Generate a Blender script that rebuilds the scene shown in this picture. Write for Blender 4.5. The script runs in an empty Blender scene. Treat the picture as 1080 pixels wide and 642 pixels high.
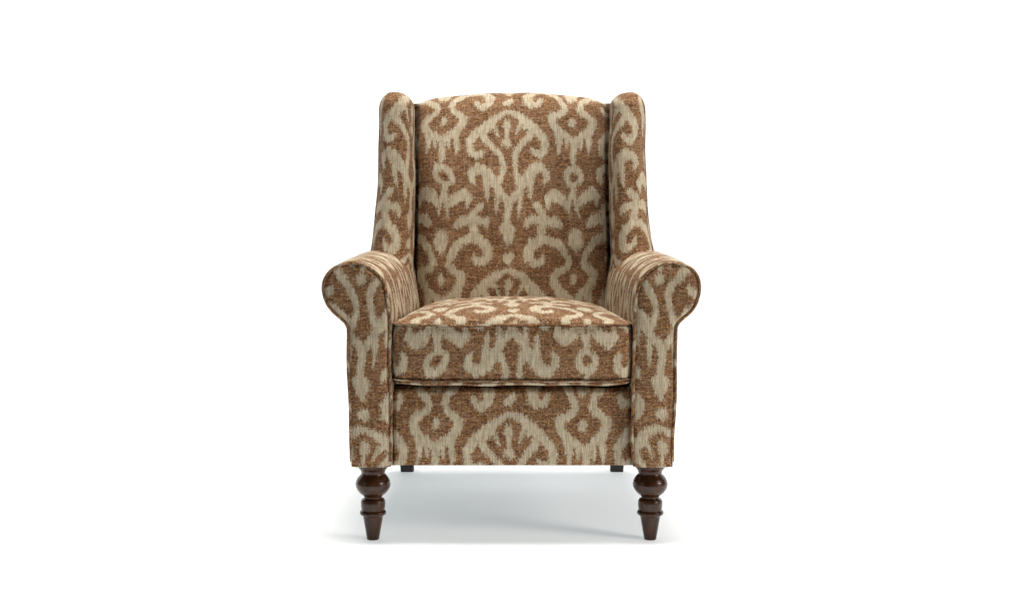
import bpy, math
import numpy as np

S = bpy.context.scene
C = S.collection

# ------------------------------------------------------------------ camera
D, F, ZC = 3.0, 1380.0, 0.746          # distance to the chair front, focal length (px of 1080), eye height
cam = bpy.data.objects.new('camera', bpy.data.cameras.new('camera'))
C.objects.link(cam)
cam.location = (0, -D, ZC)
cam.rotation_euler = (math.pi / 2, 0, 0)
cam.data.sensor_width = 36.0
cam.data.lens = F / 1080.0 * 36.0
cam.data.shift_y = -91.0 / 1080.0
cam.data.clip_end = 200
S.camera = cam

# ------------------------------------------------------------------ world, lamps, exposure
w = bpy.data.worlds.new('World'); S.world = w
w.use_nodes = True
bg = w.node_tree.nodes['Background']
bg.inputs[0].default_value = (1.0, 0.985, 0.96, 1)
bg.inputs[1].default_value = 0.05

def area(name, loc, target, size, power, color=(1, 1, 1), size_y=None):
    l = bpy.data.lights.new(name, 'AREA')
    l.energy = power; l.color = color; l.shape = 'RECTANGLE'
    l.size = size; l.size_y = size_y or size
    o = bpy.data.objects.new(name, l); C.objects.link(o)
    o.location = loc
    d = np.array(target, float) - np.array(loc, float)
    from mathutils import Vector
    o.rotation_euler = Vector(d).to_track_quat('-Z', 'Y').to_euler()
    return o

area('softbox_key', (2.9, -1.3, 1.35), (0, .2, .65), 0.9, 74, (1, .94, .85), 1.2)
area('softbox_fill', (-2.6, -1.5, 1.2), (0, .2, .6), 0.8, 5.5, (1, .97, .93), 1.3)
area('softbox_overhead', (0, .15, 5.0), (0, .15, 0), 2.6, 370, (1, .975, .93), 1.1)
area('added_underlight', (0, 2.4, -.6), (0, 2.4, 0), 28, 1480, (.965, 1, 1.015), 7.6)  # added lamp below the floor, lifts the shadow under the chair
area('added_backlight', (0, 9.0, 3.0), (0, 0, 3.0), 28, 6300, (1, 1, 1), 9)  # added lamp behind the backdrop, brings it up to white

S.view_settings.view_transform = 'Standard'
S.view_settings.look = 'None'
S.view_settings.exposure = 0
S.view_settings.gamma = 1
S.cycles.max_bounces = 8
S.cycles.use_denoising = True

# ------------------------------------------------------------------ node helpers
class NT:
    def __init__(s, name):
        s.m = bpy.data.materials.new(name); s.m.use_nodes = True
        s.t = s.m.node_tree; s.n = s.t.nodes; s.l = s.t.links
        s.bsdf = s.n['Principled BSDF']; s.out = s.n['Material Output']
    def put(s, sock, v):
        if isinstance(v, bpy.types.NodeSocket): s.l.new(v, sock)
        elif v is not None:
            if isinstance(v, (tuple, list)) and len(v) == 3 and sock.type == 'RGBA': v = (*v, 1)
            sock.default_value = v
    def math(s, op, a, b=None, c=None, clamp=False):
        n = s.n.new('ShaderNodeMath'); n.operation = op; n.use_clamp = clamp
        for i, v in enumerate((a, b, c)):
            if v is not None: s.put(n.inputs[i], v)
        return n.outputs[0]
    def vmul(s, a, b):
        n = s.n.new('ShaderNodeVectorMath'); n.operation = 'MULTIPLY'
        s.put(n.inputs[0], a); n.inputs[1].default_value = b
        return n.outputs[0]
    def vadd(s, a, b):
        n = s.n.new('ShaderNodeVectorMath'); n.operation = 'ADD'
        s.put(n.inputs[0], a); n.inputs[1].default_value = b
        return n.outputs[0]
    def noise(s, vec, scale=1.0, detail=2.0, rough=.5):
        n = s.n.new('ShaderNodeTexNoise'); n.inputs['Scale'].default_value = scale
        n.inputs['Detail'].default_value = detail; n.inputs['Roughness'].default_value = rough
        s.put(n.inputs['Vector'], vec); return n.outputs['Fac']
    def step(s, v, a, b, lo=0., hi=1.):
        n = s.n.new('ShaderNodeMapRange'); n.interpolation_type = 'SMOOTHSTEP'
        s.put(n.inputs[0], v)
        for i, q in enumerate((a, b, lo, hi)): n.inputs[i + 1].default_value = q
        return n.outputs[0]
    def mix(s, f, a, b, blend='MIX'):
        n = s.n.new('ShaderNodeMix'); n.data_type = 'RGBA'; n.blend_type = blend
        s.put(n.inputs[0], f); s.put(n.inputs[6], a); s.put(n.inputs[7], b)
        return n.outputs[2]
    def attr(s, name):
        n = s.n.new('ShaderNodeAttribute'); n.attribute_name = name
        return n.outputs['Fac']
    def uv(s):
        n = s.n.new('ShaderNodeUVMap'); n.uv_map = 'weave'
        return n.outputs[0]
    def bump(s, h, strength, dist):
        n = s.n.new('ShaderNodeBump'); n.inputs['Strength'].default_value = strength
        n.inputs['Distance'].default_value = dist; s.put(n.inputs['Height'], h)
        s.l.new(n.outputs[0], s.bsdf.inputs['Normal'])

def fabric_material():
    k = NT('ikat_chenille')
    uv = k.uv()
    f = k.attr('motif'); g = k.attr('motif_slope')
    # threads slip along the warp, which feathers every edge of the motif up and down
    slip = k.noise(k.vmul(uv, (170, 20, 1)), 1, 4, .8)
    slip = k.math('MULTIPLY', k.math('SUBTRACT', slip, .5), 15)
    fuzz = k.noise(k.vmul(uv, (230, 150, 1)), 1, 3, .7)
    fuzz = k.math('MULTIPLY', k.math('SUBTRACT', fuzz, .5), 9.5)
    drift = k.noise(k.vadd(k.vmul(uv, (85, 42, 1)), (4, 9, 0)), 1, 2, .5)
    fuzz = k.math('MULTIPLY_ADD', k.math('SUBTRACT', drift, .5), 5.0, fuzz)
    f2 = k.math('ADD', k.math('MULTIPLY_ADD', g, slip, f), fuzz)
    mask = k.step(k.math('ADD', f2, .0), -1.2, 1.2)
    # light yarn, fine warp threads with darker slubs between them
    streak = k.noise(k.vmul(uv, (330, 30, 1)), 1, 3, .65)
    rows = k.noise(k.vadd(k.vmul(uv, (16, 330, 1)), (5, 1, 0)), 1, 2, .7)      # single picks running across
    cols = k.noise(k.vadd(k.vmul(uv, (330, 14, 1)), (2, 6, 0)), 1, 2, .7)      # single warp ends running down
    tan = k.mix(k.step(streak, .32, .68), (.315, .26, .178), (.545, .475, .35))
    tan = k.mix(k.step(rows, .50, .66, 0, .30), tan, (.25, .19, .125))
    speck = k.noise(k.vadd(k.vmul(uv, (260, 130, 1)), (7.3, 2.1, 0)), 1, 2, .6)
    tan = k.mix(k.step(speck, .60, .68, 0, .65), tan, (.20, .125, .075))
    # dark yarn: short picks lying across, with gold, pale and almost black slubs
    pick = k.noise(k.vmul(uv, (80, 380, 1)), 1, 4, .75)
    brown = k.mix(k.step(pick, .36, .64), (.048, .022, .010), (.228, .108, .048))
    blush = k.noise(k.vadd(k.vmul(uv, (38, 60, 1)), (3, 8, 0)), 1, 4, .7)
    brown = k.mix(k.step(blush, .44, .68, 0, .62), brown, (.30, .182, .102))
    brown = k.mix(k.step(rows, .50, .61, 0, .58), brown, (.052, .025, .013))
    brown = k.mix(k.step(rows, .48, .36, 0, .45), brown, (.32, .20, .12))
    brown = k.mix(k.step(cols, .54, .66, 0, .40), brown, (.34, .23, .145))
    lite = k.noise(k.vadd(k.vmul(uv, (150, 300, 1)), (1.7, 9.2, 0)), 1, 2, .6)
    brown = k.mix(k.step(lite, .595, .66, 0, .7), brown, (.50, .38, .26))
    gold = k.noise(k.vadd(k.vmul(uv, (140, 280, 1)), (21.7, 4.2, 0)), 1, 2, .6)
    brown = k.mix(k.step(gold, .585, .65, 0, .85), brown, (.50, .235, .06))
    dark = k.noise(k.vadd(k.vmul(uv, (95, 280, 1)), (11.7, 34.2, 0)), 1, 2, .6)
    brown = k.mix(k.step(dark, .585, .67, 0, .8), brown, (.028, .013, .008))
    col = k.mix(mask, brown, tan)
    k.l.new(col, k.bsdf.inputs['Base Color'])
    k.bsdf.inputs['Roughness'].default_value = .92
    k.bsdf.inputs['Specular IOR Level'].default_value = .18
    k.bsdf.inputs['Sheen Weight'].default_value = .02
    k.bsdf.inputs['Sheen Roughness'].default_value = .5
    h = k.math('ADD', k.math('MULTIPLY', streak, .5), pick)
    h = k.math('MULTIPLY_ADD', mask, .25, h)
    k.bump(h, .6, .002)
    return k.m

def wood_material():
    k = NT('dark_turned_walnut')
    tc = k.n.new('ShaderNodeTexCoord').outputs['Object']
    gr = k.noise(k.vmul(tc, (60, 60, 6)), 1, 4, .6)
    col = k.mix(k.step(gr, .3, .7), (.020, .0072, .0028), (.048, .0172, .0058))
    k.l.new(col, k.bsdf.inputs['Base Color'])
    k.bsdf.inputs['Roughness'].default_value = .25
    k.bsdf.inputs['Specular IOR Level'].default_value = .28
    k.bsdf.inputs['Coat Weight'].default_value = .12
    k.bsdf.inputs['Coat Roughness'].default_value = .2
    k.bump(gr, .03, .0006)
    return k.m

def plain(name, col, rough=.8):
    k = NT(name)
    tc = k.n.new('ShaderNodeTexCoord').outputs['Object']
    n = k.noise(tc, 260, 3, .6)
    k.l.new(k.mix(n, tuple(c * .7 for c in col), tuple(min(1, c * 1.3) for c in col)), k.bsdf.inputs['Base Color'])
    k.bsdf.inputs['Roughness'].default_value = rough
    return k.m

def sweep_material():
    k = NT('underlit_white_sweep')
    tr = k.n.new('ShaderNodeBsdfTranslucent'); tr.inputs[0].default_value = (.86, .895, .905, 1)
    df = k.n.new('ShaderNodeBsdfDiffuse'); df.inputs[0].default_value = (.93, .93, .93, 1)
    mx = k.n.new('ShaderNodeMixShader'); mx.inputs[0].default_value = .2  # translucent share added so the lamps behind glow through the sheet
    k.l.new(df.outputs[0], mx.inputs[1]); k.l.new(tr.outputs[0], mx.inputs[2])
    k.l.new(mx.outputs[0], k.out.inputs['Surface'])
    k.n.remove(k.bsdf)
    return k.m

FAB, WOOD = fabric_material(), wood_material()
BLACK = plain('black_cambric', (.012, .011, .011))
EBONY = plain('black_stained_wood', (.011, .007, .005), .5)
SWEEP = sweep_material()

# ------------------------------------------------------------------ the woven motif, as a distance field
# One mirrored half repeat; u 0..67.5 from the medallion axis to the diamond axis, v 0..170 downwards.
UNIT = .1717 / 67.5
HU, PV = 67.5, 170.0
STROKES = [
    # medallion arch and its curl
    [(0, 12.5, 2.4), (4.6, 14, 3), (14.7, 19.5, 4.2), (20.2, 26.5, 6.3), (28, 33, 5.6), (33.4, 38.5, 5), (38, 45, 4.1),
     (38.5, 51, 3.7), (36.9, 57.5, 4), (32.7, 61.2, 4), (28, 59, 3.2), (26.2, 56, 2.4)],
    [(26, 34, 4), (20.2, 44.2, 3.1), (15.5, 49.7, 3), (10.9, 55.9, 3.1), (7.7, 62.9, 3.1), (6.4, 70, 2.7), (6.4, 78, 2.7), (10, 91, 3.2)],
    [(14, 28, 2.4), (8.6, 39, 1)],
    [(0, 33, 2), (0, 43, 1.6)],
    # antlers
    [(38.9, 85.5, 3.7), (37.2, 91.5, 1.8)],
    [(30.3, 74, 5), (37.5, 77.7, 4.2), (38.9, 85.5, 3.7)],
    [(30.3, 74, 4.6), (23.3, 79.5, 5.8), (19, 87, 6.4), (14.5, 92, 5.0), (10.8, 100, 3.7), (5, 107, 3.6), (0, 113, 5)],
    [(23.6, 86, 4), (23.3, 96, 3.1), (22.9, 108, 1.3)],
    [(12.4, 100, 3), (11.7, 117, 2), (11.2, 126, .8)],
    [(0, 111.5, 4.6), (0, 117, 4.2), (0, 126, 3.3), (0, 138, 3.4)],
    [(0, 143, 8.2), (0, 150, 5), (0, 157, 1.4)],
    # sprouting trunk, lobes and scroll
    [(29.3, 115, 4), (34.5, 121.5, 3.8), (36.5, 130, 5), (34.5, 140, 4), (33.6, 148, 5)],
    [(30, 129, 4.4), (22, 131.8, 4), (20, 137, 2.3)],
    [(38, 130, 5), (46.5, 131, 5.4), (51.5, 135, 4.3)],
    [(33.4, 147.5, 5), (25.3, 153.8, 4.8), (19.8, 161, 4.8), (19.6, 169, 4.6), (24.9, 174.4, 4.2), (30.3, 173.6, 3.8), (33.4, 170, 3), (34, 165.5, 1.9)],
    [(34, 147, 4.4), (42.8, 151, 4.2), (49, 154.5, 4.2), (53.7, 160.7, 4), (58.2, 168.6, 3.6), (59.9, 175, 3.4), (56.8, 180.6, 3.5),
     (51, 184.3, 4.1), (47, 188.2, 4.2), (48, 195, 4.4), (51.5, 201.5, 4.4), (52.5, 208, 3.7), (52.3, 217, 3), (52.3, 227, 1.1)],
    [(51.5, 201.5, 4.4), (59, 208, 4), (67.5, 215.5, 3.8), (67.5, 226, 3.5), (67.5, 239, 2.9)],
    [(59.2, 206, 3), (60.2, 214, 2), (60.4, 222, .8)],
    # leaves below the ring
    [(67.5, 93, 3.4), (67.5, 101, 3.2), (63.6, 112, 2.6), (62.6, 126, .9)],
    [(62.5, 116, 2.4), (56, 108, 5.8), (48.2, 102.6, 6.2), (42.4, 106.5, 4.4), (41.8, 117, 1.3)],
]
ELL = [(0, 0, 5.4, 5.4), (0, 27.5, 4.2, 6.3), (0, 48.7, 4.4, 5.7), (67.5, 21.5, 3.5, 5.6), (67.5, 151.5, 7.2, 12.5)]
RING = (67.5, 83, 11.2, 12.0, 67.5, 84.8, 4.7, 5.2)

def _field(u, v):
    f = np.full(u.shape, -40.0, np.float32)
    def seg(a, b, U, V):
        ax, ay, ar = a; bx, by, br = b
        dx, dy = bx - ax, by - ay
        t = np.clip(((U - ax) * dx + (V - ay) * dy) / (dx * dx + dy * dy + 1e-9), 0, 1)
        return ar + (br - ar) * t - np.hypot(U - ax - t * dx, V - ay - t * dy)
    for st in STROKES:
        lo = min(p[1] for p in st) - 14; hi = max(p[1] for p in st) + 14
        for off in (0, PV, -PV):
            m = (v + off > lo) & (v + off < hi)
            if not m.any(): continue
            U = u[m]; V = v[m] + off; ff = f[m]
            for a, b in zip(st[:-1], st[1:]): ff = np.maximum(ff, seg(a, b, U, V))
            f[m] = ff
    def ell(x, y, rx, ry, V): return (1 - np.hypot((u - x) / rx, (V - y) / ry)) * min(rx, ry)
    for off in (0, PV, -PV):
        V = v + off
        for e in ELL: f = np.maximum(f, ell(*e, V))
        r = RING
        f = np.maximum(f, np.minimum(ell(*r[:4], V), -ell(*r[4:], V)))
    return f

def ripple(v):
    """uneven stuffing: a slow wander of a couple of millimetres through the whole piece"""
    x, y, z = v[:, 0], v[:, 1], v[:, 2]
    d = np.zeros_like(v)
    d[:, 1] = .0020 * np.sin(17 * x + 9 * z + 1.3) * np.sin(13 * z - 6 * x + .4) + .0012 * np.sin(41 * x - 23 * z) * np.sin(31 * z + 19 * x + 2)
    d[:, 2] = .0009 * np.sin(15 * x + 8 * y + .7) * np.sin(9 * y - 7 * x + 2.1) + .0008 * np.sin(47 * x + 12 * y + z * 20)
    d[:, 0] = .0016 * np.sin(14 * z + 7 * y + 5 * x) + .0008 * np.sin(37 * z + 2)
    return d * np.clip((z - .18) / .05, 0, 1)[:, None]

def wander(uv, seed):
    u, v = uv[:, 0], uv[:, 1]
    return np.stack([u + .0030 * np.sin(23 * v + 9 * u + seed) + .0014 * np.sin(61 * v - 17 * u + seed * 2),
                     v + .0034 * np.sin(27 * u + 5 * v + seed * 3) + .0016 * np.sin(71 * u + 11 * v + seed)], 1)

def motif(uv):
    """uv in metres (v downwards) -> field value and its change per unit along the warp"""
    u = np.abs((uv[:, 0] / UNIT + HU) % (2 * HU) - HU).astype(np.float32)
    v = uv[:, 1] / UNIT
    f = _field(u, (v % PV).astype(np.float32))
    g = (_field(u, ((v + 1.5) % PV).astype(np.float32)) - _field(u, ((v - 1.5) % PV).astype(np.float32))) / 3.0
    return np.clip(f, -8, 8), np.clip(g, -1, 1)

# ------------------------------------------------------------------ mesh helpers
def link(name, me, mat, parent=None):
    o = bpy.data.objects.new(name, me); C.objects.link(o)
    me.materials.append(mat)
    if parent is not None: o.parent = parent
    return o

class Sheet:
    """collects grids (and their weave coordinates) into ONE mesh"""
    def __init__(s): s.v, s.uv, s.q, s.n = [], [], [], 0
    def grid(s, P, UV, flip=False):
        n, m = P.shape[:2]
        idx = np.arange(n * m).reshape(n, m) + s.n
        q = np.stack([idx[:-1, :-1], idx[1:, :-1], idx[1:, 1:], idx[:-1, 1:]], -1).reshape(-1, 4)
        if flip: q = q[:, ::-1]
        s.v.append(P.reshape(-1, 3)); s.uv.append(UV.reshape(-1, 2)); s.q.append(q); s.n += n * m
        return s
    def build(s, name, mat, parent=None, woven=True, dark=0.0, seed=0.0):
        v = np.concatenate(s.v).astype(float)
        if woven: v += ripple(v)
        uv = np.concatenate(s.uv); q = np.concatenate(s.q)
        me = bpy.data.meshes.new(name)
        me.from_pydata(v.tolist(), [], q.tolist())
        me.polygons.foreach_set('use_smooth', np.ones(len(q), bool))
        if woven:
            lay = me.uv_layers.new(name='weave')
            li = np.empty(len(me.loops), np.int32); me.loops.foreach_get('vertex_index', li)
            lay.data.foreach_set('uv', uv[li].astype(np.float32).ravel())
            f, g = motif(wander(uv, seed + v[:, 0].mean() * 9))
            f = f - dark
            for nm, val in (('motif', f), ('motif_slope', g)):
                a = me.attributes.new(nm, 'FLOAT', 'POINT'); a.data.foreach_set('value', val.astype(np.float32))
        me.update()
        return link(name, me, mat, parent)

def resample(pts, n):
    p = np.array(pts, float)
    d = np.r_[0, np.cumsum(np.linalg.norm(np.diff(p, axis=0), axis=1))]
    t = np.linspace(0, d[-1], n)
    return np.stack([np.interp(t, d, p[:, i]) for i in range(p.shape[1])], 1)

def smooth_curve(pts, n, closed=False):
    """Catmull-Rom through pts, then even spacing"""
    p = np.array(pts, float)
    q = np.vstack([p[-1], p, p[0], p[1]]) if closed else np.vstack([2 * p[0] - p[1], p, 2 * p[-1] - p[-2]])
    out = []
    for i in range(1, len(q) - 2):
        t = np.linspace(0, 1, 16, endpoint=False)[:, None]
        a, b, c, d = q[i - 1], q[i], q[i + 1], q[i + 2]
        out.append(.5 * (2 * b + (c - a) * t + (2 * a - 5 * b + 4 * c - d) * t ** 2 + (3 * b - a - 3 * c + d) * t ** 3))
    out.append(q[-2][None])
    return resample(np.vstack(out), n)

def arclen(p):
    return np.r_[0, np.cumsum(np.linalg.norm(np.diff(p, axis=0), axis=1))]

def tube(sheet, path, r, uv0=(0, 0), n=10, swap=False):
    p = np.array(path, float)
    t = np.gradient(p, axis=0); t /= np.linalg.norm(t, axis=1)[:, None] + 1e-12
    ref = np.array([0.13, .21, 1.0]) if abs(t[:, 2]).mean() < .6 else np.array([.2, 1.0, .1])
    a = np.cross(t, ref); a /= np.linalg.norm(a, axis=1)[:, None]
    b = np.cross(t, a)
    th = np.linspace(0, 2 * np.pi, n + 1)
    P = p[:, None] + r * (a[:, None] * np.cos(th)[None, :, None] + b[:, None] * np.sin(th)[None, :, None])
    L = arclen(p)
    A, B = np.meshgrid(L, th * r, indexing='ij')
    UV = np.stack([B * .7 + A * .3 + uv0[0], A * .45 - B * .7 + uv0[1]], -1)
    # rounded closed ends
    e0 = np.repeat(p[:1][:, None], n + 1, 1); e1 = np.repeat(p[-1:][:, None], n + 1, 1)
    P = np.concatenate([e0, P, e1]); UV = np.concatenate([UV[:1], UV, UV[-1:]])
    sheet.grid(P, UV, flip=True)
    return sheet

def at(px, py, y=0.0):
    """size in metres of a spot measured on the photograph, standing y metres behind the chair's front"""
    return (px - 539.5) * (D + y) / F, ZC - (py - 230) * (D + y) / F

# ------------------------------------------------------------------ the setting
def build_floor():
    ys = np.r_[np.linspace(-.95, 4.2, 20), 4.2 + 2.5 * np.sin(np.linspace(.1, np.pi / 2, 14)), 6.7, 6.7]
    zs = np.r_[np.zeros(20), 2.5 - 2.5 * np.cos(np.linspace(.1, np.pi / 2, 14)), 5, 8]
    xs = np.linspace(-16, 16, 9)
    P = np.zeros((len(xs), len(ys), 3)); P[..., 0] = xs[:, None]; P[..., 1] = ys; P[..., 2] = zs
    o = Sheet().grid(P, P[..., :2]).build('floor', SWEEP, woven=False)
    o['kind'] = 'structure'
build_floor()

# ------------------------------------------------------------------ the chair
chair = bpy.data.objects.new('wing_armchair', None); C.objects.link(chair)
chair['label'] = 'upholstered wingback armchair in brown and cream ikat fabric with rolled arms on dark turned legs'
chair['category'] = 'armchair'

ZB = .1765                      # underside of the upholstered body
ARM_BACK = .80

# --- arms ---------------------------------------------------------------------------------
ARM_PX = [(370, 491), (368.6, 450), (367.6, 400), (367.4, 352), (365.6, 342), (360, 335.5), (352, 328.5), (345.5, 320),
          (341.5, 309), (341, 299), (344, 290), (350.5, 283), (360, 278.8), (372, 277.3), (383.5, 279.5), (393.5, 285.2), (401.5, 294),
          (406.5, 306), (409.3, 322), (411, 342), (411.6, 400), (411.8, 491)]
ARM_OUT = smooth_curve([at(*p) for p in ARM_PX], 420)      # (x, z) of the left arm, outer foot -> roll -> inner foot

def inward(y): return .024 * np.clip(y / .36, 0, 1.15)
def lift(y, z): return .013 * np.clip(y / .36, 0, 1.1) * np.clip((z - .45) / .15, 0, 1)

def make_arm(sx):
    # cover swept from front to back
    ys = np.r_[0.0, .002, .005, np.linspace(.01, .45, 150), np.linspace(.46, ARM_BACK, 40)]
    prof = ARM_OUT
    L = arclen(prof)
    P = np.zeros((len(prof), len(ys), 3)); UV = np.zeros((len(prof), len(ys), 2))
    puff = .004 * (1 - np.exp(-ys / .02))
    cen = prof.mean(0)
    dirs = prof - cen; dirs /= np.linalg.norm(dirs, axis=1)[:, None]
    for j, y in enumerate(ys):
        x = prof[:, 0] + inward(y) * np.clip((prof[:, 0] + .44) / .1, .25, 1) + dirs[:, 0] * puff[j] * (prof[:, 1] > .3)
        z = prof[:, 1] + lift(y, prof[:, 1]) + dirs[:, 1] * puff[j] * (prof[:, 1] > .3)
        P[:, j, 0] = sx * -x; P[:, j, 1] = y; P[:, j, 2] = z
        UV[:, j, 0] = y * 1.15 + .05; UV[:, j, 1] = (L[-1] - L) * .95 + .20
    s = Sheet().grid(P, UV, flip=(sx > 0))
    # closed at the back: the two halves of the outline are joined straight across
    top = int(np.argmax(prof[:, 1])); end = P[:, -1]
    a_, b_ = resample(end[:top + 1], 80), resample(end[top:][::-1], 80)
    tt = np.linspace(0, 1, 30)[None, :, None]
    cap = a_[:, None] * (1 - tt) + b_[:, None] * tt
    s.grid(cap, np.stack([cap[..., 0], -cap[..., 2]], -1), flip=(sx > 0))
    o = s.build('arm', FAB, chair)
    # front panel, scanline filled, gently stuffed
    top = int(np.argmax(prof[:, 1]))
    zl, xl = prof[:top + 1, 1], prof[:top + 1, 0]
    zr, xr = prof[top:, 1][::-1], prof[top:, 0][::-1]
    zl = np.maximum.accumulate(zl); zr = np.maximum.accumulate(zr)
    z0, z1 = ZB, prof[top, 1]
    zz = z0 + (z1 - z0) * np.sin(np.linspace(0, 1, 150) * np.pi / 2) ** 1.0
    zz = np.unique(np.r_[np.linspace(z0, z1 - .02, 120), z1 - .02 * (1 - np.sin(np.linspace(0, np.pi / 2, 30)))])
    tt = np.linspace(0, 1, 46)
    XL = np.interp(zz, zl, xl); XR = np.interp(zz, zr, xr)
    X = XL[:, None] * (1 - tt) + XR[:, None] * tt
    Z = np.repeat(zz[:, None], len(tt), 1)
    edge = np.minimum.reduce([np.minimum(X - XL[:, None], XR[:, None] - X), (z1 - Z) * .9])
    Y = .003 - .012 * (1 - np.exp(-np.clip(edge, 0, 1) / .009))
    P = np.stack([sx * -X, Y, Z], -1)
    ax, zd = at(382.3, 436.3)
    UV = np.stack([X - ax, (zd - Z) * 1.0], -1)
    if sx > 0: UV[..., 0] *= -1
    Sheet().grid(P, UV, flip=(sx < 0)).build('arm_front_panel', FAB, o)
    # piping round the panel
    path = np.stack([sx * -prof[:, 0], np.full(len(prof), -.0015), prof[:, 1]], 1)[4:-4]
    tube(Sheet(), path, .0036, (.02, .05)).build('piping', FAB, o, dark=2.5)
    return o
for sx in (-1, 1): make_arm(-sx)

# --- front rail and body ------------------------------------------------------------------
def make_rail():
    xs = np.linspace(-.279, .279, 220); zs = np.linspace(ZB, .3545, 80)
    X, Z = np.meshgrid(xs, zs, indexing='ij')
    t = (Z - ZB) / (.3545 - ZB)
    Y = .020 - .006 * np.sin(np.pi * np.clip(t, 0, 1)) + .012 * np.clip((np.abs(X) - .266) / .013, 0, 1) ** 2
    Y += .02 * np.clip((t - .93) / .07, 0, 1) ** 2
    P = np.stack([X, Y, Z], -1)
    x0, _ = at(537.6, 421); _, zd = at(0, 423.5)
    UV = np.stack([X - x0, zd - Z], -1)
    s = Sheet().grid(P, UV)
    # turned under at the bottom
    xb = np.linspace(-.279, .279, 120); yb = np.linspace(.020, .05, 12)
    X, Y = np.meshgrid(xb, yb, indexing='ij')
    s.grid(np.stack([X, Y, np.full_like(X, ZB) - .0005], -1), np.stack([X, .15 + Y], -1), flip=True)
    s.build('front_rail', FAB, chair)
make_rail()

def box(name, lo, hi, mat, parent, bev=.004):
    import bmesh
    bm = bmesh.new(); bmesh.ops.create_cube(bm, size=1)
    for v in bm.verts:
        for i in range(3): v.co[i] = lo[i] + (v.co[i] + .5) * (hi[i] - lo[i])
    bmesh.ops.bevel(bm, geom=bm.edges[:], offset=bev, segments=3, affect='EDGES', profile=.6)
    me = bpy.data.meshes.new(name); bm.to_mesh(me); bm.free()
    return link(name, me, mat, parent)
box('dust_cover', (-.325, .05, ZB + .004), (.325, .78, ZB + .03), BLACK, chair)

box('seat_deck', (-.27, .05, .26), (.27, .56, at(0, 401.6)[1] - .016), BLACK, chair)  # spring deck coloured black so the gap under the cushion reads as shade

# --- seat cushion -------------------------------------------------------------------------
SW, SY0, SY1 = .2755, .000, .56
SZ0, SZ1 = at(0, 401.6)[1], at(0, 342.5)[1]
def round_rect(a, b, rc=.028):
    """unit square point -> rounded plan of the cushion, narrowing to the back"""
    hw, hd = SW, (SY1 - SY0) / 2
    r = np.maximum(np.maximum(np.abs(a), np.abs(b)), 1e-9)
    px, py = a / r * hw, b / r * hd
    cx, cy = np.clip(px, -hw + rc, hw - rc), np.clip(py, -hd + rc, hd - rc)
    dx, dy = px - cx, py - cy
    n = np.hypot(dx, dy) + 1e-12
    k = np.where(n > 1e-9, np.minimum(rc / n, 1.0), 1)
    x, y = (cx + dx * k) * r, (cy + dy * k) * r + (SY0 + SY1) / 2
    # corners of the front sit slightly back
    return x, y
def taper(x, y): return x * (1 - (inward(np.clip(y, 0, .4)) + .001) / SW * np.clip(np.abs(x) / SW, 0, 1))

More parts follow.
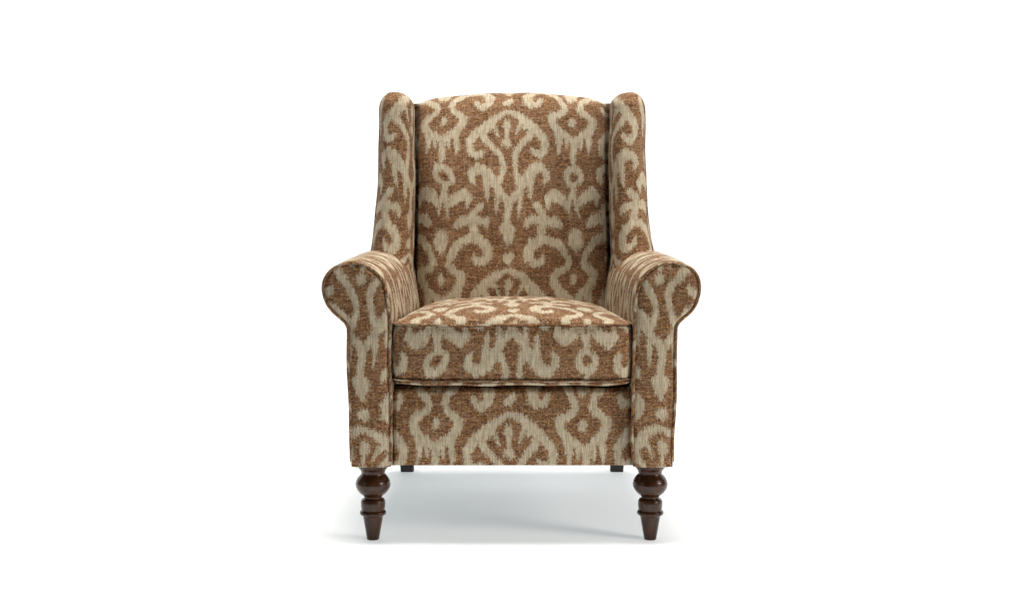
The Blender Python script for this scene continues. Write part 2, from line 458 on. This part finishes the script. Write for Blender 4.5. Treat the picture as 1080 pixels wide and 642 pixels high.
def make_cushion():
    s = Sheet()
    n = 190
    a = np.sin(np.linspace(-1, 1, n) * np.pi / 2) * .35 + np.linspace(-1, 1, n) * .65
    A, B = np.meshgrid(a, a, indexing='ij')
    X, Y = round_rect(A, B)
    hx, hy = np.clip(np.abs(A), 0, 1), np.clip(np.abs(B), 0, 1)
    dome = (1 - hx ** 2.2) ** .55 * (1 - hy ** 2.6) ** .5
    Xt = taper(X, Y)
    Yf = Y - .008 * np.clip(1 - Y / .1, 0, 1) * (1 - (X / SW) ** 2)
    P = np.stack([Xt, Yf, SZ1 + .0435 * dome], -1)
    UVt = np.stack([X - .001, PV * UNIT + (.058 - Y)], -1)
    s.grid(P, UVt)
    Pb = np.stack([Xt, np.clip(Yf, .016, 9), SZ0 - .009 - .003 * (1 - hx ** 4) ** .5 * (1 - hy ** 6) ** .5], -1)
    s.grid(Pb, np.stack([X, Y + .1], -1), flip=True)
    # boxing: loop round the plan
    m = 520
    t = np.linspace(0, 8, m, endpoint=True)
    def sq(t):
        t = t % 8
        aa = np.where(t < 1, t, np.where(t < 3, 1, np.where(t < 5, 4 - t, np.where(t < 7, -1, t - 8))))
        bb = np.where(t < 1, -1, np.where(t < 3, t - 2, np.where(t < 5, 1, np.where(t < 7, 6 - t, -1))))
        return aa, bb
    aa, bb = sq(np.r_[np.linspace(-1, 1, 240), np.linspace(1, 7, 200)[1:]])
    x, y = round_rect(aa, bb)
    d = np.gradient(np.stack([x, y], 1), axis=0); d /= np.linalg.norm(d, axis=1)[:, None] + 1e-12
    nx, ny = d[:, 1], -d[:, 0]
    k = np.linspace(0, 1, 46)
    bul = .010 * (1 - (2 * k - 1) ** 2) ** .8 - .006 * (np.exp(-k / .035) + np.exp(-(1 - k) / .035))
    x2 = taper(x, y); y2 = y - .008 * np.clip(1 - y / .1, 0, 1) * (1 - (x / SW) ** 2)
    front = np.where(y < .03, 1., .25)
    P = np.zeros((len(x), len(k), 3)); UV = np.zeros((len(x), len(k), 2))
    P[..., 0] = x2[:, None] + (nx * front)[:, None] * bul * .35; P[..., 1] = y2[:, None] + (ny * front)[:, None] * bul
    P[..., 2] = SZ0 + (SZ1 - SZ0) * k
    L = arclen(np.stack([x, y], 1)); mid = L[np.argmin(np.abs(x) + 10 * (y > .1))]
    zr = at(0, 380.5)[1]
    UV[..., 0] = (L - mid)[:, None]; UV[..., 1] = 84 * UNIT + (P[..., 2] - zr)
    s.grid(P, UV)
    # the bottom panel rolls round below the lower seam
    th = np.linspace(0, np.pi / 2, 14)
    up = .005 * (np.abs(x) / SW) ** 8
    P = np.zeros((len(x), 14, 3))
    off2 = .0055 * np.sin(2 * th) - .024 * (1 - np.cos(th)) - .004 * np.exp(-th / .12)
    P[..., 0] = x2[:, None] + nx[:, None] * off2 * .6; P[..., 1] = y2[:, None] + ny[:, None] * off2
    P[..., 2] = SZ0 - (.0125 - up)[:, None] * np.sin(th)
    s.grid(P[:, ::-1], np.stack([(L - mid)[:, None] + 0 * th, .06 + .012 * th[::-1] + 0 * L[:, None]], -1))
    o = s.build('seat_cushion', FAB, chair)
    off = .0035
    for z in (SZ1, SZ0):
        keep = y < .4
        path = np.stack([x2 + nx * off * .3, y2 + ny * off, np.full(len(x), z)], 1)
        # sagging, hand-sewn line
        path[:, 2] += .0006 * np.sin(path[:, 0] * 19 + z * 40) + (.002 * (np.abs(path[:, 0]) / SW) ** 4 if z == SZ1 else .004 * (np.abs(path[:, 0]) / SW) ** 6)
        tube(Sheet(), path, .0028, (.03 + z, .01)).build('piping', FAB, o, dark=2.5)
make_cushion()

# --- backrest -----------------------------------------------------------------------------
def make_back():
    prof = smooth_curve([(.47, .44), (.485, .52), (.505, .64), (.53, .78), (.565, .92), (.60, 1.02), (.622, 1.064),
                         (.655, 1.091), (.70, 1.098), (.745, 1.075), (.775, 1.02), (.79, .90), (.80, .60), (.80, .20)], 520)
    L = arclen(prof)
    HW = (.2525 + .0065 * np.clip((prof[:, 1] - .5) / .55, 0, 1))[:, None]
    xs = np.linspace(-1, 1, 210); xs = .75 * xs + .25 * np.sin(xs * np.pi / 2)
    e = np.linspace(0, 1, 9)[1:]
    ext = np.r_[e[::-1], np.zeros(len(xs)), e]                 # the sides turn back towards the wings
    xs = np.r_[-np.ones(8), xs, np.ones(8)]
    X = xs[None, :] * HW + (np.sign(xs) * .028 * ext ** 1.8)[None, :]
    edge = .6 * np.abs(xs) ** 9 + 2.0 * ext
    y0, z0 = prof[:, 0], prof[:, 1]
    frontness = np.clip((.70 - y0) / .1, 0, 1)
    hgt = np.clip((z0 - .5) / .5, 0, 1)
    lean = .012 * np.sin(np.pi * np.clip((z0 - .45) / .62, 0, 1))
    Y = y0[:, None] - (frontness * lean)[:, None] * (1 - xs ** 2) + frontness[:, None] * (.055 * edge)[None, :]
    crest = np.clip((z0 - .75) / .33, 0, 1) ** 2
    Z = z0[:, None] - crest[:, None] * (.022 * xs ** 2 + .006 * np.abs(xs) ** 14)[None, :]
    X = X - crest[:, None] * 0.004 * np.sign(xs) * np.abs(xs) ** 6
    P = np.stack([X, Y, Z], -1)
    # the dot that starts a repeat sits low on the back
    zd = at(0, 272.6, .50)[1]
    Ld = np.interp(zd, z0[:260], L[:260])
    x0 = at(535.3, 0, .52)[0]
    UV = np.stack([(X - x0) * .968, np.repeat((PV * UNIT + (Ld - L) * .968)[:, None], X.shape[1], 1)], -1)
    Sheet().grid(P, UV, flip=True).build('backrest', FAB, chair)
make_back()

# --- wings --------------------------------------------------------------------------------
def make_wing(sx):
    zb, zt = .56, at(0, 96.3, .46)[1]
    # levels straight up, then a rounded top
    th = np.linspace(0, np.pi / 2, 26)
    zlev = np.r_[np.linspace(zb, zt - .042, 170), zt - .042 + .042 * np.sin(th[1:])]
    inset = np.r_[np.zeros(170), .042 * (1 - np.cos(th[1:]))]
    m = 200
    t = np.linspace(-np.pi, np.pi, m)
    P = np.zeros((m, len(zlev), 3)); UV = np.zeros((m, len(zlev), 2))
    u_axis = .244 if sx < 0 else .228
    for j, (z, ins) in enumerate(zip(zlev, inset)):
        k = (z - .63) / (zt - .63)
        yf = .365 + .075 * np.clip(k, -.2, 1) - .012 * np.exp(-max(k, 0) / .12)
        yb = .80
        xo = .360 + .006 * np.clip(1 - k, 0, 1) + .018 * np.exp(-max(k, 0) / .16)
        xi = .2465
        # plan outline: rounded, fat in front, thinner behind
        hw, hd = (xo - xi) / 2, (yb - yf) / 2
        c, s_ = np.cos(t), np.sin(t)
        e = 2 / 3.2
        ux = np.sign(s_) * np.abs(s_) ** e
        uy = -np.sign(c) * np.abs(c) ** (2 / 2.6)
        y = (yf + yb) / 2 + uy * hd
        back = np.clip((y - yf) / (yb - yf), 0, 1)
        # inner face drifts away from the back cushion
        x = (xo + xi) / 2 + ux * hw
        x = x + np.where(ux < 0, 1, .0) * (.034 * back ** .7) + np.where(ux > 0, -.012, 0) * back
        # rounded top
        cx, cy = (xo + xi) / 2, (yf + yb) / 2
        f = 1 - ins / .0525 * .92
        lean = .013 * (ins / .042) ** 1.5
        x = cx + lean + (x - cx) * f
        y = cy + (y - cy) * (1 - ins / (yb - yf) * 2.0)
        P[:, j, 0] = sx * x; P[:, j, 1] = y
        P[:, j, 2] = z - .10 * np.clip((y - .5) / .3, 0, 1) ** 2 * np.clip(k, 0, 1) * 0.3
        pl = np.stack([x, y], 1); Lp = arclen(pl); mid_t = 0.0
        UV[:, j, 0] = sx * (x - u_axis + np.where(t < mid_t, -1, 1) * .5 * (y - yf)); UV[:, j, 1] = 61 * UNIT + (at(0, 146.5, .40)[1] - z) * 1.02
    s = Sheet().grid(P, UV, flip=(sx < 0))
    o = s.build('wing', FAB, chair)
    # piping down the outer front edge and over the top
    i0 = int(np.argmin(np.abs(t - 1.12)))
    path = P[i0, ::2].copy(); path[:, 1] -= .001
    tube(Sheet(), path, .0032, (.08, .02)).build('piping', FAB, o, dark=2.5)
for sx in (-1, 1): make_wing(sx)

# --- legs ---------------------------------------------------------------------------------
LEG = [(480, 0), (480, 17.0), (491.5, 17.6), (493, 17.4), (496, 15.4), (498.5, 13.2), (501, 12.3), (502.3, 12.6), (503.6, 14), (506, 16.1), (509, 17.8),
       (512, 18.4), (515, 18.0), (518, 16.5), (521, 14.0), (523.2, 11.2), (524.6, 9.6), (525.8, 9.3), (526.6, 9.9), (527.4, 11.6),
       (529, 12.6), (531, 12.9), (534, 12.7), (537, 12.3), (538.4, 12.1), (539, 12.9), (540, 13.8), (541.2, 14.0), (542.4, 13.6), (543.4, 12.4), (544.2, 10.9),
       (546, 10.3), (552, 9.2), (560, 7.8), (566, 6.7), (567.6, 6.5), (568.2, 5.9), (568.2, 0)]
def make_leg():
    p = np.array(LEG, float)
    y = .045
    k = (D + y) / F
    z = (568.2 - p[:, 0]) * .1775 / (568.2 - 491.2)
    z = z / z.max() * ((568.2 - 480) * .1775 / 77); r = p[:, 1] * k
    pr = []
    for i in range(len(z) - 1):
        for q in np.linspace(0, 1, 4, endpoint=False): pr.append((r[i] + (r[i + 1] - r[i]) * q, z[i] + (z[i + 1] - z[i]) * q))
    pr.append((r[-1], z[-1])); pr = np.array(pr)
    th = np.linspace(0, 2 * np.pi, 65)
    P = np.stack([pr[:, None, 0] * np.cos(th), pr[:, None, 0] * np.sin(th), pr[:, None, 1] + 0 * th], -1)
    s = Sheet().grid(P, P[..., :2])
    o = s.build('leg', WOOD, chair, woven=False)
    return o
lx = at(393, 0, .045)[0]
leg = make_leg(); leg.location = (lx, .045, 0)
leg2 = leg.copy(); C.objects.link(leg2); leg2.parent = chair; leg2.location = (at(685.2, 0, .045)[0], .045, 0)
leg2.rotation_euler.z = 1.9

def make_rear_leg(sx):
    n = 14
    zs = np.linspace(0, ZB + .02, n)
    s = Sheet()
    t = np.linspace(0, 2 * np.pi, 41)
    P = np.zeros((n + 2, 41, 3))
    for i, z in enumerate(np.r_[0, zs, ZB + .02]):
        h = .019 + .008 * z / .2
        if i in (0, n + 1): h = 1e-4
        e = 2 / 9.0
        P[i, :, 0] = sx * .309 + np.sign(np.cos(t)) * np.abs(np.cos(t)) ** e * h
        P[i, :, 1] = .868 - .08 * z / .2 + np.sign(np.sin(t)) * np.abs(np.sin(t)) ** e * h
        P[i, :, 2] = z
    o = s.grid(P, P[..., :2], flip=True).build('leg', EBONY, chair, woven=False)
    o['label'] = 'plain square rear leg'
for sx in (-1, 1): make_rear_leg(sx)
